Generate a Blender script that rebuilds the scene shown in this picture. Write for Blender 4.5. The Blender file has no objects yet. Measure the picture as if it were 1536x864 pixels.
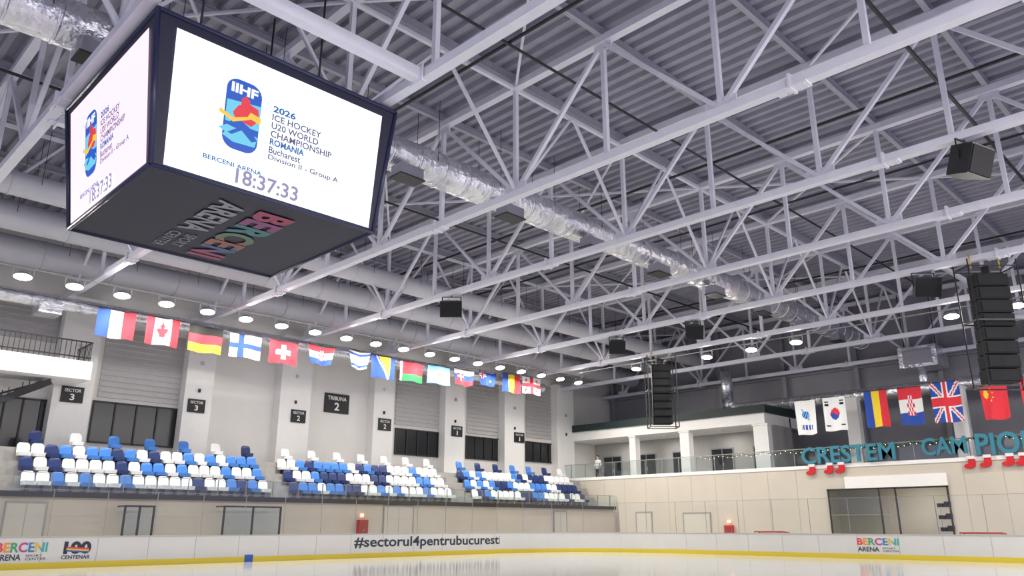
import bpy, math, random
from mathutils import Vector, Matrix
random.seed(7)
S2=math.sqrt(0.5)
scene=bpy.context.scene
scene.view_settings.view_transform='Standard'
try: scene.view_settings.look='None'
except Exception: pass
scene.view_settings.exposure=0.0

# ------------------------------------------------------------ camera
FPX=1168.0; PITCH=math.atan(356/1168.0)
cp,sp=math.cos(PITCH),math.sin(PITCH)
FW=Vector((cp*S2,cp*S2,sp)); RT=Vector((S2,-S2,0)); UP=RT.cross(FW)
EYE=Vector((0,0,1.6))
cd=bpy.data.cameras.new('camera'); cam=bpy.data.objects.new('camera',cd)
scene.collection.objects.link(cam); scene.camera=cam
cd.sensor_width=36; cd.lens=FPX/1536*36; cd.clip_end=300
M=Matrix((RT,UP,-FW)).transposed().to_4x4(); M.translation=EYE
cam.matrix_world=M
# survey helpers: measured sight line met with a real plane of the building
def ray(u,v): return FW*FPX+RT*(u-768)+UP*(432-v)
def onY(u,v,Y): d=ray(u,v); return EYE+d*((Y-EYE.y)/d.y)
def onX(u,v,X): d=ray(u,v); return EYE+d*((X-EYE.x)/d.x)

# ------------------------------------------------------------ materials
_m={}
def mat(name,col,rough=0.6,metal=0.0,emit=None,es=0.0,var=0.0,scale=4.0,bump=0.0):
    if name in _m: return _m[name]
    m=bpy.data.materials.new(name); m.use_nodes=True
    nt=m.node_tree; b=nt.nodes['Principled BSDF']
    b.inputs['Base Color'].default_value=(*col,1)
    b.inputs['Roughness'].default_value=rough
    b.inputs['Metallic'].default_value=metal
    if emit is not None:
        b.inputs['Emission Color'].default_value=(*emit,1); b.inputs['Emission Strength'].default_value=es
    if var>0 or bump>0:
        tc=nt.nodes.new('ShaderNodeTexCoord'); n=nt.nodes.new('ShaderNodeTexNoise')
        n.inputs['Scale'].default_value=scale; n.inputs['Detail'].default_value=4
        nt.links.new(tc.outputs['Object'],n.inputs['Vector'])
        if var>0:
            r=nt.nodes.new('ShaderNodeValToRGB')
            r.color_ramp.elements[0].position=0.3; r.color_ramp.elements[1].position=0.7
            r.color_ramp.elements[0].color=(*[max(0,c*(1-var)) for c in col],1)
            r.color_ramp.elements[1].color=(*[min(1,c*(1+var*0.5)) for c in col],1)
            nt.links.new(n.outputs['Fac'],r.inputs['Fac']); nt.links.new(r.outputs['Color'],b.inputs['Base Color'])
        if bump>0:
            bp=nt.nodes.new('ShaderNodeBump'); bp.inputs['Strength'].default_value=bump; bp.inputs['Distance'].default_value=0.1
            nt.links.new(n.outputs['Fac'],bp.inputs['Height']); nt.links.new(bp.outputs['Normal'],b.inputs['Normal'])
    _m[name]=m; return m
def glassmat(name,tint=(0.9,0.97,0.95),refl=0.06):
    if name in _m: return _m[name]
    m=bpy.data.materials.new(name); m.use_nodes=True; nt=m.node_tree; nt.nodes.clear()
    o=nt.nodes.new('ShaderNodeOutputMaterial'); mx=nt.nodes.new('ShaderNodeMixShader')
    t=nt.nodes.new('ShaderNodeBsdfTransparent'); g=nt.nodes.new('ShaderNodeBsdfGlossy')
    t.inputs['Color'].default_value=(*tint,1); g.inputs['Roughness'].default_value=0.05
    mx.inputs[0].default_value=refl
    nt.links.new(t.outputs[0],mx.inputs[1]); nt.links.new(g.outputs[0],mx.inputs[2]); nt.links.new(mx.outputs[0],o.inputs[0])
    _m[name]=m; return m
WHITE=mat('painted_steel_lavender',(0.72,0.72,0.81),0.42,var=0.05,scale=2)
DECK=mat('roof_deck_galvanised',(0.31,0.31,0.38),0.5,0.0,var=0.12,scale=1.2)
PURL=mat('purlin_steel',(0.36,0.36,0.43),0.5,var=0.05)
WALLW=mat('wall_plaster_warm_white',(0.80,0.78,0.75),0.8,var=0.03,scale=0.6)
WALLG=mat('wall_grey_panel',(0.29,0.29,0.32),0.7,var=0.06,scale=0.5)
BEIGE=mat('wall_lower_beige',(0.58,0.53,0.45),0.7,var=0.04,scale=0.7)
LOUV=mat('louver_grey',(0.52,0.51,0.51),0.5,var=0.04)
PILL=mat('pillar_white',(0.86,0.85,0.83),0.8,var=0.02)
CONC=mat('concrete',(0.34,0.33,0.32),0.85,var=0.15,scale=3,bump=0.1)
FLOORM=mat('floor_rubber_grey',(0.32,0.31,0.30),0.8,var=0.1)
DARK=mat('dark_glass',(0.015,0.017,0.022),0.22)
BLACK=mat('black_metal',(0.015,0.015,0.018),0.45,var=0.1)
BLACKP=mat('black_sign',(0.01,0.01,0.012),0.5)
TXTW=mat('sign_text_white',(0.85,0.85,0.85),0.6)
STEEL=mat('brushed_steel',(0.6,0.6,0.62),0.35,0.8,var=0.05)
POST=mat('railing_grey',(0.30,0.30,0.31),0.5,0.5)
FOIL=mat('duct_foil',(0.82,0.83,0.88),0.26,0.8,var=0.15,scale=3,bump=1.0)
FABR=mat('fabric_duct_grey',(0.58,0.58,0.64),0.75,var=0.04,scale=1.5,bump=0.1)
BOARDW=mat('dasher_white',(0.68,0.67,0.64),0.35,var=0.03,scale=1)
YEL=mat('kickplate_yellow',(0.75,0.58,0.04),0.45)
GLASS=glassmat('rink_plexiglass',(0.97,0.985,0.98),0.05)
GLASS2=glassmat('balustrade_glass',(0.90,0.94,0.94),0.06)

# ------------------------------------------------------------ mesh builder
class MB:
    def __init__(s): s.v=[]; s.f=[]; s.m=[]; s.mats=[]; s.sm=[]
    def mi(s,m):
        if m not in s.mats: s.mats.append(m)
        return s.mats.index(m)
    def poly(s,pts,m,smooth=False):
        b=len(s.v); s.v+= [tuple(p) for p in pts]; s.f.append(tuple(range(b,b+len(pts)))); s.m.append(s.mi(m)); s.sm.append(smooth)
    def hexa(s,c,m):  # c: 8 pts bottom4 (ccw) top4
        b=len(s.v); s.v+=[tuple(p) for p in c]
        for q in ((3,2,1,0),(4,5,6,7),(0,1,5,4),(1,2,6,5),(2,3,7,6),(3,0,4,7)):
            s.f.append(tuple(b+i for i in q)); s.m.append(s.mi(m)); s.sm.append(False)
    def box(s,x0,x1,y0,y1,z0,z1,m):
        s.hexa([(x0,y0,z0),(x1,y0,z0),(x1,y1,z0),(x0,y1,z0),(x0,y0,z1),(x1,y0,z1),(x1,y1,z1),(x0,y1,z1)],m)
    def beam(s,p,q,w,h,m,upv=(0,0,1)):
        p=Vector(p);q=Vector(q);d=(q-p).normalized();u=Vector(upv)
        if abs(d.dot(u))>0.98: u=Vector((1,0,0))
        r=d.cross(u).normalized(); u=r.cross(d).normalized()
        r*=w/2;u*=h/2
        s.hexa([p-r-u,p+r-u,q+r-u,q-r-u,p-r+u,p+r+u,q+r+u,q-r+u],m)
    def cyl(s,p,q,r,m,n=12,r2=None,cap=True,smooth=True):
        p=Vector(p);q=Vector(q);d=(q-p).normalized();u=Vector((0,0,1))
        if abs(d.dot(u))>0.98: u=Vector((1,0,0))
        a=d.cross(u).normalized(); c=a.cross(d).normalized(); r2=r if r2 is None else r2
        b=len(s.v); k=s.mi(m)
        for i in range(n):
            t=2*math.pi*i/n; o=a*math.cos(t)+c*math.sin(t); s.v.append(tuple(p+o*r)); s.v.append(tuple(q+o*r2))
        for i in range(n):
            j=(i+1)%n; s.f.append((b+2*i,b+2*j,b+2*j+1,b+2*i+1)); s.m.append(k); s.sm.append(smooth)
        if cap:
            s.f.append(tuple(b+2*i for i in range(n))[::-1]); s.m.append(k); s.sm.append(False)
            s.f.append(tuple(b+2*i+1 for i in range(n))); s.m.append(k); s.sm.append(False)
    def tube(s,pts,r,m,n=10):
        for a,b in zip(pts[:-1],pts[1:]): s.cyl(a,b,r,m,n)
    def ball(s,c,rx,ry,rz,m,n=10,k=7):
        c=Vector(c); b=len(s.v); mi=s.mi(m)
        for i in range(k+1):
            th=math.pi*i/k
            for j in range(n):
                ph=2*math.pi*j/n
                s.v.append((c.x+rx*math.sin(th)*math.cos(ph),c.y+ry*math.sin(th)*math.sin(ph),c.z+rz*math.cos(th)))
        for i in range(k):
            for j in range(n):
                j2=(j+1)%n
                s.f.append((b+i*n+j,b+(i+1)*n+j,b+(i+1)*n+j2,b+i*n+j2)); s.m.append(mi); s.sm.append(True)
    def build(s,name,parent=None):
        me=bpy.data.meshes.new(name); me.from_pydata(s.v,[],s.f)
        for m in s.mats: me.materials.append(m)
        me.polygons.foreach_set('material_index',s.m); me.polygons.foreach_set('use_smooth',s.sm); me.update()
        o=bpy.data.objects.new(name,me); scene.collection.objects.link(o)
        if parent: o.parent=parent
        return o
def empty(name):
    o=bpy.data.objects.new(name,None); scene.collection.objects.link(o); return o

def text(name,body,fn,mats,parent=None,bold=0.0,lift=0.0,depth=0.0,letters=None):
    """flat lettering; fn(x,y) maps the unit box to the surface"""
    c=bpy.data.curves.new(name,'FONT'); c.body=body; c.offset=bold; c.resolution_u=3
    if depth>0: c.extrude=0.5
    o=bpy.data.objects.new(name,c); scene.collection.objects.link(o)
    bpy.context.view_layer.update()
    me=bpy.data.meshes.new_from_object(o.evaluated_get(bpy.context.evaluated_depsgraph_get()))
    bpy.data.objects.remove(o)
    xs=[v.co.x for v in me.vertices]; ys=[v.co.y for v in me.vertices]
    x0,x1,y0,y1=min(xs),max(xs),min(ys),max(ys)
    a=fn(0,0); nrm=(fn(1,0)-a).cross(fn(0,1)-a).normalized()
    if not isinstance(mats,list): mats=[mats]
    me.materials.clear()
    for m in mats: me.materials.append(m)
    if len(mats)>1:
        for p in me.polygons:
            t=(p.center.x-x0)/(x1-x0); p.material_index=min(len(mats)-1,int(t*len(mats)))
    else:
        for p in me.polygons: p.material_index=0
    for v in me.vertices:
        P=fn((v.co.x-x0)/(x1-x0),(v.co.y-y0)/(y1-y0)); v.co=P+nrm*(lift+(v.co.z*depth if depth>0 else 0))
    ob=bpy.data.objects.new(name,me); scene.collection.objects.link(ob)
    if parent: ob.parent=parent
    return ob
def rect(o,r,u): 
    o=Vector(o);r=Vector(r);u=Vector(u)
    return lambda x,y:o+r*x+u*y

# ------------------------------------------------------------ ground, ice, boards
X0,X1,Y0,Y1=-20.0,41.3,1.3,35.0; RC=7.5
def outline(off=0.0,seg=10):
    pts=[]; r=RC+off
    for cx,cy,a0 in ((X1-RC,Y1-RC,0),(X0+RC,Y1-RC,90),(X0+RC,Y0+RC,180),(X1-RC,Y0+RC,270)):
        for i in range(seg+1):
            a=math.radians(a0+90*i/seg); pts.append((cx+r*math.cos(a),cy+r*math.sin(a)))
    return pts
g=MB(); g.box(-22,59,-8,46,-0.3,-0.01,FLOORM); g.build('floor')
ICE=mat('ice_surface',(0.60,0.61,0.60),0.10,var=0.04,scale=0.5)
b=MB(); b.poly([(x,y,0.02) for x,y in outline(-0.01)],ICE); ice=b.build('ice_rink')
m=MB(); i0=outline(0); i1=outline(0.14); n=len(i0)
def ring(mb,a,c,z0,z1,mt,top=True):
    for i in range(n):
        j=(i+1)%n
        mb.poly([(*a[j],z0),(*a[i],z0),(*a[i],z1),(*a[j],z1)],mt)
        mb.poly([(*c[i],z0),(*c[j],z0),(*c[j],z1),(*c[i],z1)],mt)
        if top: mb.poly([(*a[i],z1),(*c[i],z1),(*c[j],z1),(*a[j],z1)],mt)
ring(m,i0,i1,0.24,1.14,BOARDW); ring(m,outline(-0.015),i1,0.0,0.24,YEL)
CAP=mat('board_cap',(0.45,0.45,0.45),0.4)
ring(m,outline(-0.03),outline(0.18),1.14,1.19,CAP)
JOINT=mat('panel_joint',(0.42,0.41,0.40),0.6)
for k in range(25):
    x=X0+RC+k*2.0
    if x<X1-RC: m.box(x-0.01,x+0.01,Y1-0.006,Y1,0.25,1.13,JOINT)
for k in range(10):
    y=Y0+RC+k*2.0
    if y<Y1-RC: m.box(X1-0.006,X1,y-0.01,y+0.01,0.25,1.13,JOINT)
BLUE=mat('marking_blue',(0.02,0.10,0.45),0.4); ORNG=mat('marking_orange',(0.8,0.25,0.02),0.4)
p=onY(372,845,Y1).x; m.box(p-0.2,p+0.2,Y1-0.03,Y1,0.02,0.32,BLUE)
boards=m.build('dasher_boards')
# rink glass
m=MB(); gl=outline(0.07,6)
per=[]
for i in range(len(gl)):
    a=Vector((*gl[i],0)); c=Vector((*gl[(i+1)%len(gl)],0)); L=(c-a).length; k=max(1,round(L/2.0))
    for q in range(k):
        P=a.lerp(c,q/k); Q=a.lerp(c,(q+1)/k)
        if P.y<Y0+RC*0.5: continue
        m.poly([(P.x,P.y,1.19),(Q.x,Q.y,1.19),(Q.x,Q.y,2.95),(P.x,P.y,2.95)],GLASS)
        m.beam((P.x,P.y,1.19),(P.x,P.y,2.95),0.022,0.022,POST)
        m.beam((P.x,P.y,2.95),(Q.x,Q.y,2.95),0.015,0.015,POST)
m.build('rink_glass')
NAVY=mat('print_navy',(0.02,0.03,0.06),0.6)
def onboard(u0,v0,u1,v1,z0,z1): # text box on long board
    a=onY(u0,v0,Y1).x; b_=onY(u1,v1,Y1).x
    return rect((a,Y1-0.012,z0),(b_-a,0,0),(0,0,z1-z0))
MULTI=[mat('print_red',(0.75,0.05,0.06)),mat('print_orange',(0.8,0.3,0.04)),mat('print_green',(0.05,0.35,0.15)),mat('print_magenta',(0.55,0.05,0.25)),mat('print_blue',(0.05,0.2,0.5)),mat('print_gold',(0.75,0.5,0.05)),mat('print_teal',(0.04,0.4,0.4))]
text('lettering_hashtag','#sectorul4pentrubucuresti',onboard(531,818,751,816,0.38,1.05),NAVY,boards,bold=0.02)
text('lettering_arena_a','BERCENI',onboard(-8,830,70,830,0.62,0.98),MULTI,boards,bold=0.03)
text('lettering_arena_b','ARENA',onboard(-8,830,32,830,0.34,0.56),NAVY,boards,bold=0.02)
text('lettering_arena_c','SPORT\nCENTER',onboard(37,840,68,840,0.34,0.54),NAVY,boards)
text('lettering_centenary','100',onboard(96,820,137,820,0.52,1.0),NAVY,boards,bold=0.05)
text('lettering_centenary_b','CENTENAR',onboard(94,820,137,820,0.34,0.48),NAVY,boards,bold=0.02)
g2=MB(); a=onY(100,820,Y1).x; c=onY(134,820,Y1).x
for kk,cl in enumerate((BLUE,MULTI[5],MULTI[0])):
    g2.poly([(a,Y1-0.02,0.62+kk*0.06),(c,Y1-0.02,0.56+kk*0.06),(c,Y1-0.02,0.62+kk*0.06),(a,Y1-0.02,0.68+kk*0.06)],cl)
g2.build('ribbon_print',boards)
a=onX(1287,824,X1).y; c=onX(1350,824,X1).y
text('lettering_end_a','BERCENI',rect((X1-0.012,a,0.66),(0,c-a,0),(0,0,0.34)),MULTI,boards,bold=0.03)
text('lettering_end_b','ARENA',rect((X1-0.012,a,0.36),(0,(c-a)*0.52,0),(0,0,0.22)),NAVY,boards,bold=0.02)
text('lettering_end_c','SPORT\nCENTER',rect((X1-0.012,a+(c-a)*0.6,0.36),(0,(c-a)*0.38,0),(0,0,0.2)),NAVY,boards)

# ------------------------------------------------------------ walls
ZT=12.8; ZR=17.75
YW=45.0; XE=50.4; XB=58.0
m=MB(); m.box(-22,XB,YW,YW+0.2,0,ZR+0.3,WALLW); m.build('wall_left')
m=MB(); m.box(XB,XB+0.2,-8,YW+0.2,0,ZR+0.3,WALLG); m.build('wall_end')
m=MB(); m.box(-22,XE,39.0,39.2,0,2.78,BEIGE); m.build('wall_stand_front')
# lower end wall with opening
oa,ob_=22.0,14.9
m=MB()
m.box(XE,XE+0.25,oa,YW,0,5.1,BEIGE); m.box(XE,XE+0.25,-8,ob_,0,5.1,BEIGE); m.box(XE,XE+0.25,ob_,oa,3.8,5.1,BEIGE)
m.box(XE-0.05,XE+0.3,-8,YW,5.1,5.32,PILL)
m.box(XE-0.12,XE,ob_,oa-1.2,3.8,4.5,PILL)
for k in range(26):
    y=-6+k*2.0
    if not (ob_-0.1<y<oa+0.1): m.box(XE-0.01,XE,y-0.012,y+0.012,0,5.1,JOINT)
m.build('wall_end_lower')
# room behind opening
m=MB(); m.box(56,56.2,ob_-3,oa+2,0,4.7,BEIGE); m.box(XE+0.25,56,oa+1.8,oa+2,0,4.7,BEIGE); m.box(XE+0.25,56,ob_-3,ob_-2.8,0,4.7,BEIGE)
m.build('wall_passage')
m=MB()
for y in (oa-0.06,oa-3.2,(oa+ob_)/2-0.6,ob_+0.06):
    m.box(XE-0.1,XE-0.005,y-0.04,y+0.04,0,3.79,BLACK)
m.box(XE-0.1,XE-0.005,ob_,oa,3.7,3.79,BLACK); m.box(XE-0.1,XE-0.005,ob_+3,oa,2.2,2.24,POST)
m.box(XE-0.06,XE-0.04,oa-3.2,oa,0,3.7,GLASS2)
m.build('passage_glass_screen')
m=MB()
for k in range(4):
    m.box(53,53.8,15.3,16.6,0.5+k*0.7,0.55+k*0.7,STEEL)
for x in (53,53.8):
    for y in (15.3,16.6): m.box(x-0.03,x+0.03,y-0.03,y+0.03,0,2.9,STEEL)
for k in range(4):
    for j in range(3):
        m.box(53.1,53.7,15.4+j*0.4,15.7+j*0.4,0.55+k*0.7,0.98+k*0.7-0.1*j,BLACK)
m.build('storage_rack')
# balcony
m=MB(); m.box(XE+0.25,XB,-8,YW,4.7,5.0,CONC); m.build('floor_balcony')
ROOMG=mat('wall_balcony_grey',(0.42,0.41,0.40),0.8,var=0.04)
m=MB(); m.box(55.5,55.7,26.5,YW,5.0,9.2,ROOMG)
m.box(52.6,55.5,26.5,26.7,5.0,8.5,ROOMG); m.build('wall_balcony_room')
m=MB(); m.box(51.5,XB-0.01,26.3,YW-0.01,9.25,9.8,mat('fascia_dark_green',(0.01,0.025,0.025),0.6)); m.box(51.7,XB-0.01,26.5,YW-0.01,8.5,9.25,PILL)
m.build('mezzanine_slab')
for u,w in ((950,0.6),(1028,0.8),(1143,1.1),(1283,0.8),(1445,0.8)):
    y=onX(u,650,52).y
    m=MB(); zt=8.498 if y>26.5 else 9.6
    m.box(51.8,52.4,y-w/2,y+w/2,5.0,zt,PILL); m.box(51.74,52.46,y-w/2-0.06,y+w/2+0.06,5.0,5.15,CONC); m.box(51.74,52.46,y-w/2-0.06,y+w/2+0.06,zt-0.12,zt,PILL)
    m.build('balcony_column')
m=MB()
for k in range(5):
    y=43-3.6*k
    m.box(55.44,55.498,y-1.0,y+1.0,5.0,7.4,WALLG); m.box(55.4,55.44,y-0.9,y-0.05,5.05,7.3,DARK); m.box(55.4,55.44,y+0.05,y+0.9,5.05,7.3,DARK)
    m.box(55.35,55.4,y-0.12,y-0.08,6.0,6.3,STEEL)
m.build('door_balcony')
# balcony glass rail
m=MB(); y=-6.0
while y<YW-0.5:
    m.box(XE+0.08,XE+0.1,y+0.04,y+1.46,5.35,6.35,GLASS2); m.box(XE+0.06,XE+0.12,y-0.02,y+0.02,5.32,6.4,POST); y+=1.5
m.box(XE+0.05,XE+0.13,-6,YW,6.38,6.43,POST); m.build('balcony_railing')

# stands
m=MB(); SX0,SX1=4.0,XE-0.3
m.box(SX0-26,SX1,38.7,40.0,2.78,2.98,CONC)
m.box(SX0-26,SX1,38.66,38.7,2.76,3.0,BLACK)
for k in range(4):
    y=40.0+0.8*k; z=3.05+0.68*k
    m.box(SX0,SX1,y,YW-0.005 if k==3 else y+0.8,2.7,z,CONC)
for ax in (8.7,22.3,36.15,49.3):   # aisle half-steps
    for k in range(3):
        y=40.0+0.8*(k+1)-0.38; z=3.05+0.68*k
        m.box(ax-0.5,ax+0.5,y,y+0.38,z,z+0.34,CONC)
m.build('grandstand')
m=MB(); x=9.0
while x<SX1-0.5:
    m.box(x+0.04,x+1.46,38.78,38.8,3.0,3.75,GLASS2); m.box(x-0.015,x+0.015,38.76,38.82,2.98,3.78,POST); x+=1.5
m.box(9,SX1,38.76,38.82,3.77,3.8,POST); m.build('grandstand_railing')

# seats
SW=mat('seat_white',(0.80,0.81,0.82),0.4); SB=mat('seat_blue',(0.05,0.20,0.58),0.4); SN=mat('seat_navy',(0.012,0.03,0.13),0.4)
def seat(mb,x,y,z,mt):
    w=0.27
    prof=[(-w,0.0),(w,0.0),(w,0.34),(w-0.03,0.44),(w-0.11,0.50),(-w+0.11,0.50),(-w+0.03,0.44),(-w,0.34)]
    def bk(px,pz,o): return (x+px,y+0.20+pz*0.20+o+0.05*(1-(px/w)**2),z+0.40+pz)
    front=[bk(a,c,0) for a,c in prof]; back=[bk(a,c,0.05) for a,c in prof]
    mb.poly(front[::1],mt); mb.poly(back[::-1],mt)
    k=len(prof)
    for i in range(k):
        j=(i+1)%k; mb.poly([front[j],front[i],back[i],back[j]],mt)
    pan=[(-w,-0.20),(-w+0.08,-0.26),(w-0.08,-0.26),(w,-0.20),(w,0.22),(-w,0.22)]
    t=[(x+a,y+c,z+0.42+0.03*(c<-0.1)) for a,c in pan]; bo=[(x+a*0.94,y+c*0.94,z+0.27) for a,c in pan]
    mb.poly(t,mt); mb.poly(bo[::-1],mt)
    for i in range(6):
        j=(i+1)%6; mb.poly([bo[i],bo[j],t[j],t[i]],mt)
    mb.box(x-0.03,x+0.03,y-0.02,y+0.3,z+0.04,z+0.28,BLACK)
    mb.box(x-0.12,x+0.12,y+0.25,y+0.33,z,z+0.05,BLACK)
    mb.box(x-0.08,x+0.08,y+0.33,y+0.343,z+0.79,z+0.82,BLACK)
def pick(i,r):
    return random.choices([SW,SB,SN],[0.46,0.33,0.21])[0]
for a,c in ((10.0,21.6),(23.3,35.3),(37.1,48.6)):
    m=MB()
    for r in range(4):
        y=40.42+0.8*r; z=3.05+0.68*r; k=int((c-a)/0.6)+1
        for i in range(k):
            if r==3 and i%3!=1: continue
            seat(m,a+i*0.6,y,z,pick(i,r))
    m.build('stadium_seating')

# pillars and bays on the side wall
pill=[(84,144,560),(277,319,590),(420,466,600),(561,591,610),(668,697,620),(757,786,630),(836,861,640)]
px=[]
for u0,u1,v in pill:
    a=onY(u0,v,44.2).x; c=onY(u1,v,44.2).x; px.append((a,c))
    m=MB(); m.box(a,c,44.2,YW-0.002,5.10,13.2,PILL); m.box(a-0.05,c+0.05,44.15,YW-0.002,5.10,5.25,CONC)
    m.box((a+c)/2-0.06,(a+c)/2+0.06,44.1,44.2,8.9,9.1,BLACK); m.box((a+c)/2-0.1,(a+c)/2+0.1,44.12,44.2,10.5,10.7,STEEL)
    m.build('wall_pillar')
def louver(u0,u1,v0,v1):
    a=onY(u0,v1,YW).x+0.02; c=onY(u1,v1,YW).x-0.02; um=(u0+u1)/2
    z1=onY(um,v0,YW).z; z0=onY(um,v1,YW).z
    m=MB(); m.box(a,c,YW-0.06,YW-0.002,z0,z1,LOUV); z=z0
    while z<z1-0.1:
        m.hexa([(a,YW-0.16,z),(c,YW-0.16,z),(c,YW-0.06,z),(a,YW-0.06,z),(a,YW-0.08,z+0.22),(c,YW-0.08,z+0.22),(c,YW-0.06,z+0.22),(a,YW-0.06,z+0.22)],LOUV); z+=0.3
    m.build('louver_panel')
wn=[0]
def window(u0,u1,v0,v1):
    a=onY(u0,v1,YW).x; c=onY(u1,v1,YW).x; um=(u0+u1)/2
    z1=onY(um,v0,YW).z; z0=max(5.15,onY(um,v1,YW).z)
    m=MB(); m.box(a,c,YW-0.05,YW-0.002,z0,z1,DARK)
    k=4
    for i in range(k+1):
        x=a+(c-a)*i/k; m.box(x-0.04,x+0.04,YW-0.12,YW-0.002,z0,z1,BLACK)
    m.box(a,c,YW-0.12,YW-0.002,z1-0.08,z1,BLACK); m.box(a,c,YW-0.12,YW-0.002,z0,z0+0.08,BLACK)
    wn[0]+=1; m.build('window_%d'%wn[0])
louver(144,277,497,602); window(130,259,606,668)
louver(591,658,563,640); window(591,656,645,684)
louver(699,752,570,652); window(698,751,656,690)
louver(788,834,578,658); window(788,833,664,694)
louver(-60,86,450,505); window(-40,74,595,690)
def sign(u0,u1,v0,v1,Y,l1,l2):
    a=onY(u0,(v0+v1)/2,Y).x; c=onY(u1,(v0+v1)/2,Y).x; um=(u0+u1)/2
    z1=onY(um,v0,Y).z; z0=onY(um,v1,Y).z; H=z1-z0; W=c-a
    m=MB(); m.box(a,c,Y-0.06,Y,z0,z1,BLACKP); o=m.build('wall_sign')
    text('line_a',l1,rect((a+W*0.12,Y-0.07,z0+H*0.66),(W*0.76,0,0),(0,0,H*0.2)),TXTW,o,bold=0.01)
    text('line_b',l2,rect((a+W*(0.40 if l2!='1' else 0.45),Y-0.07,z0+H*0.14),(W*(0.2 if l2!='1' else 0.1),0,0),(0,0,H*0.40)),TXTW,o,bold=0.02 if l2!='1' else 0.0)
sign(91,125,580,604,44.19,'SECTOR','3'); sign(281,307,599,619,44.19,'SECTOR','3')
sign(436,458,615,634,44.19,'SECTOR','2'); sign(486,523,591,620,44.98,'TRIBUNA','2')
sign(567,586,628,646,44.19,'SECTOR','2'); sign(677,693,639,655,44.19,'SECTOR','1'); sign(771,786,649,664,44.19,'SECTOR','1')

# left mezzanine box, railing and stair
m=MB(); bx=12.2
m.box(-22,bx,41.6,44.0,8.45,9.35,PILL); m.build('viewing_balcony')
m=MB(); x=-10
while x<bx-0.1:
    m.box(x-0.015,x+0.015,41.68,41.71,9.35,10.3,BLACK); x+=0.22
for z in (9.5,10.28): m.box(-12,bx-0.1,41.66,41.73,z,z+0.06,BLACK)
y=41.7
while y<43.9: m.box(bx-0.14,bx-0.11,y,y+0.03,9.35,10.3,BLACK); y+=0.22
m.box(bx-0.15,bx-0.1,41.7,43.9,10.28,10.34,BLACK)
m.build('viewing_balcony_railing')
m=MB()
for k in range(14):
    x=10.6-k*0.38; z=8.3-k*0.235
    m.box(x-0.35,x,42.4,43.6,z-0.05,z,BLACK)
for y in (42.4,43.6):
    m.beam((10.7,y,8.3),(5.3,y,5.25),0.06,0.3,BLACK); m.beam((10.7,y,8.4),(5.3,y,6.0),0.05,0.05,BLACK)
    for k in range(1,7): x=10.6-k*0.8; z=8.3-k*0.49; m.box(x-0.02,x+0.02,y-0.02,y+0.02,z-0.1,z+0.5,BLACK)
m.build('steel_staircase')

# lower wall doors and frames
dn=[0]
def door(u0,u1,v0):
    a=onY(u0,790,39).x; c=onY(u1,790,39).x; z1=onY((u0+u1)/2,v0,39).z
    z1=min(z1,2.66)
    m=MB(); m.box(a,c,38.95,38.998,0,z1,mat('door_cream',(0.58,0.55,0.48),0.5)); fr=mat('door_frame_grey',(0.35,0.34,0.33),0.5)
    m.box(a-0.06,a,38.92,38.998,0,z1,fr); m.box(c,c+0.06,38.92,38.998,0,z1,fr); m.box(a-0.06,c+0.06,38.92,38.998,z1,z1+0.08,fr)
    m.box((a+c)/2-0.01,(a+c)/2+0.01,38.94,38.96,0,z1,fr); m.box((a+c)/2+0.08,(a+c)/2+0.2,38.88,38.94,1.0,1.06,BLACK)
    dn[0]+=1; m.build('door_%d'%dn[0])
door(4,64,755); door(575,618,759); door(831,849,768)
def gate(u0,u1,v0):
    a=onY(u0,790,38).x; c=onY(u1,790,38).x; z1=onY((u0+u1)/2,v0,38).z
    m=MB()
    for x in (a,(a+c)/2,c): m.box(x-0.04,x+0.04,37.96,38.04,0,z1,BLACK)
    m.box(a,c,37.96,38.04,z1-0.08,z1,BLACK); m.box(a,c,37.99,38.01,0,z1,GLASS2); m.box(a,c,37.96,38.04,1.1,1.16,BLACK)
    for x in (a,c): m.beam((x,38,z1-0.04),(x,38.9,z1-0.04),0.06,0.06,BLACK)
    m.build('glass_gate')
gate(184,228,758); gate(334,419,759)
RED=mat('cabinet_red',(0.55,0.02,0.02),0.4)
for P in (onY(543,785,38.9),):
    m=MB(); m.box(P.x-0.3,P.x+0.3,38.7,38.99,0.9,1.9,RED); m.box(P.x-0.22,P.x+0.22,38.68,38.7,1.0,1.8,mat('cabinet_glass',(0.3,0.05,0.05),0.1)); m.box(P.x-0.02,P.x+0.02,38.66,38.7,1.3,1.4,STEEL)
    m.box(P.x-0.3,P.x+0.3,38.72,38.99,0.0,0.9,RED)
    m.box(P.x-0.1,P.x+0.1,38.9,38.99,2.05,2.25,mat('lamp_red',(1,0.3,0.2),0.5,emit=(1,0.4,0.3),es=2)); m.build('fire_hose_cabinet')
P=onX(1094,790,XE-0.1)
m=MB(); m.box(XE-0.3,XE-0.01,P.y-0.3,P.y+0.3,0.2,1.6,RED); m.box(XE-0.32,XE-0.3,P.y-0.2,P.y+0.2,0.7,1.5,mat('cabinet_glass',(0.3,0.05,0.05),0.1)); m.box(XE-0.2,XE-0.01,P.y-0.1,P.y+0.1,1.75,1.95,_m['lamp_red']); m.build('fire_hose_cabinet')
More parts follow.
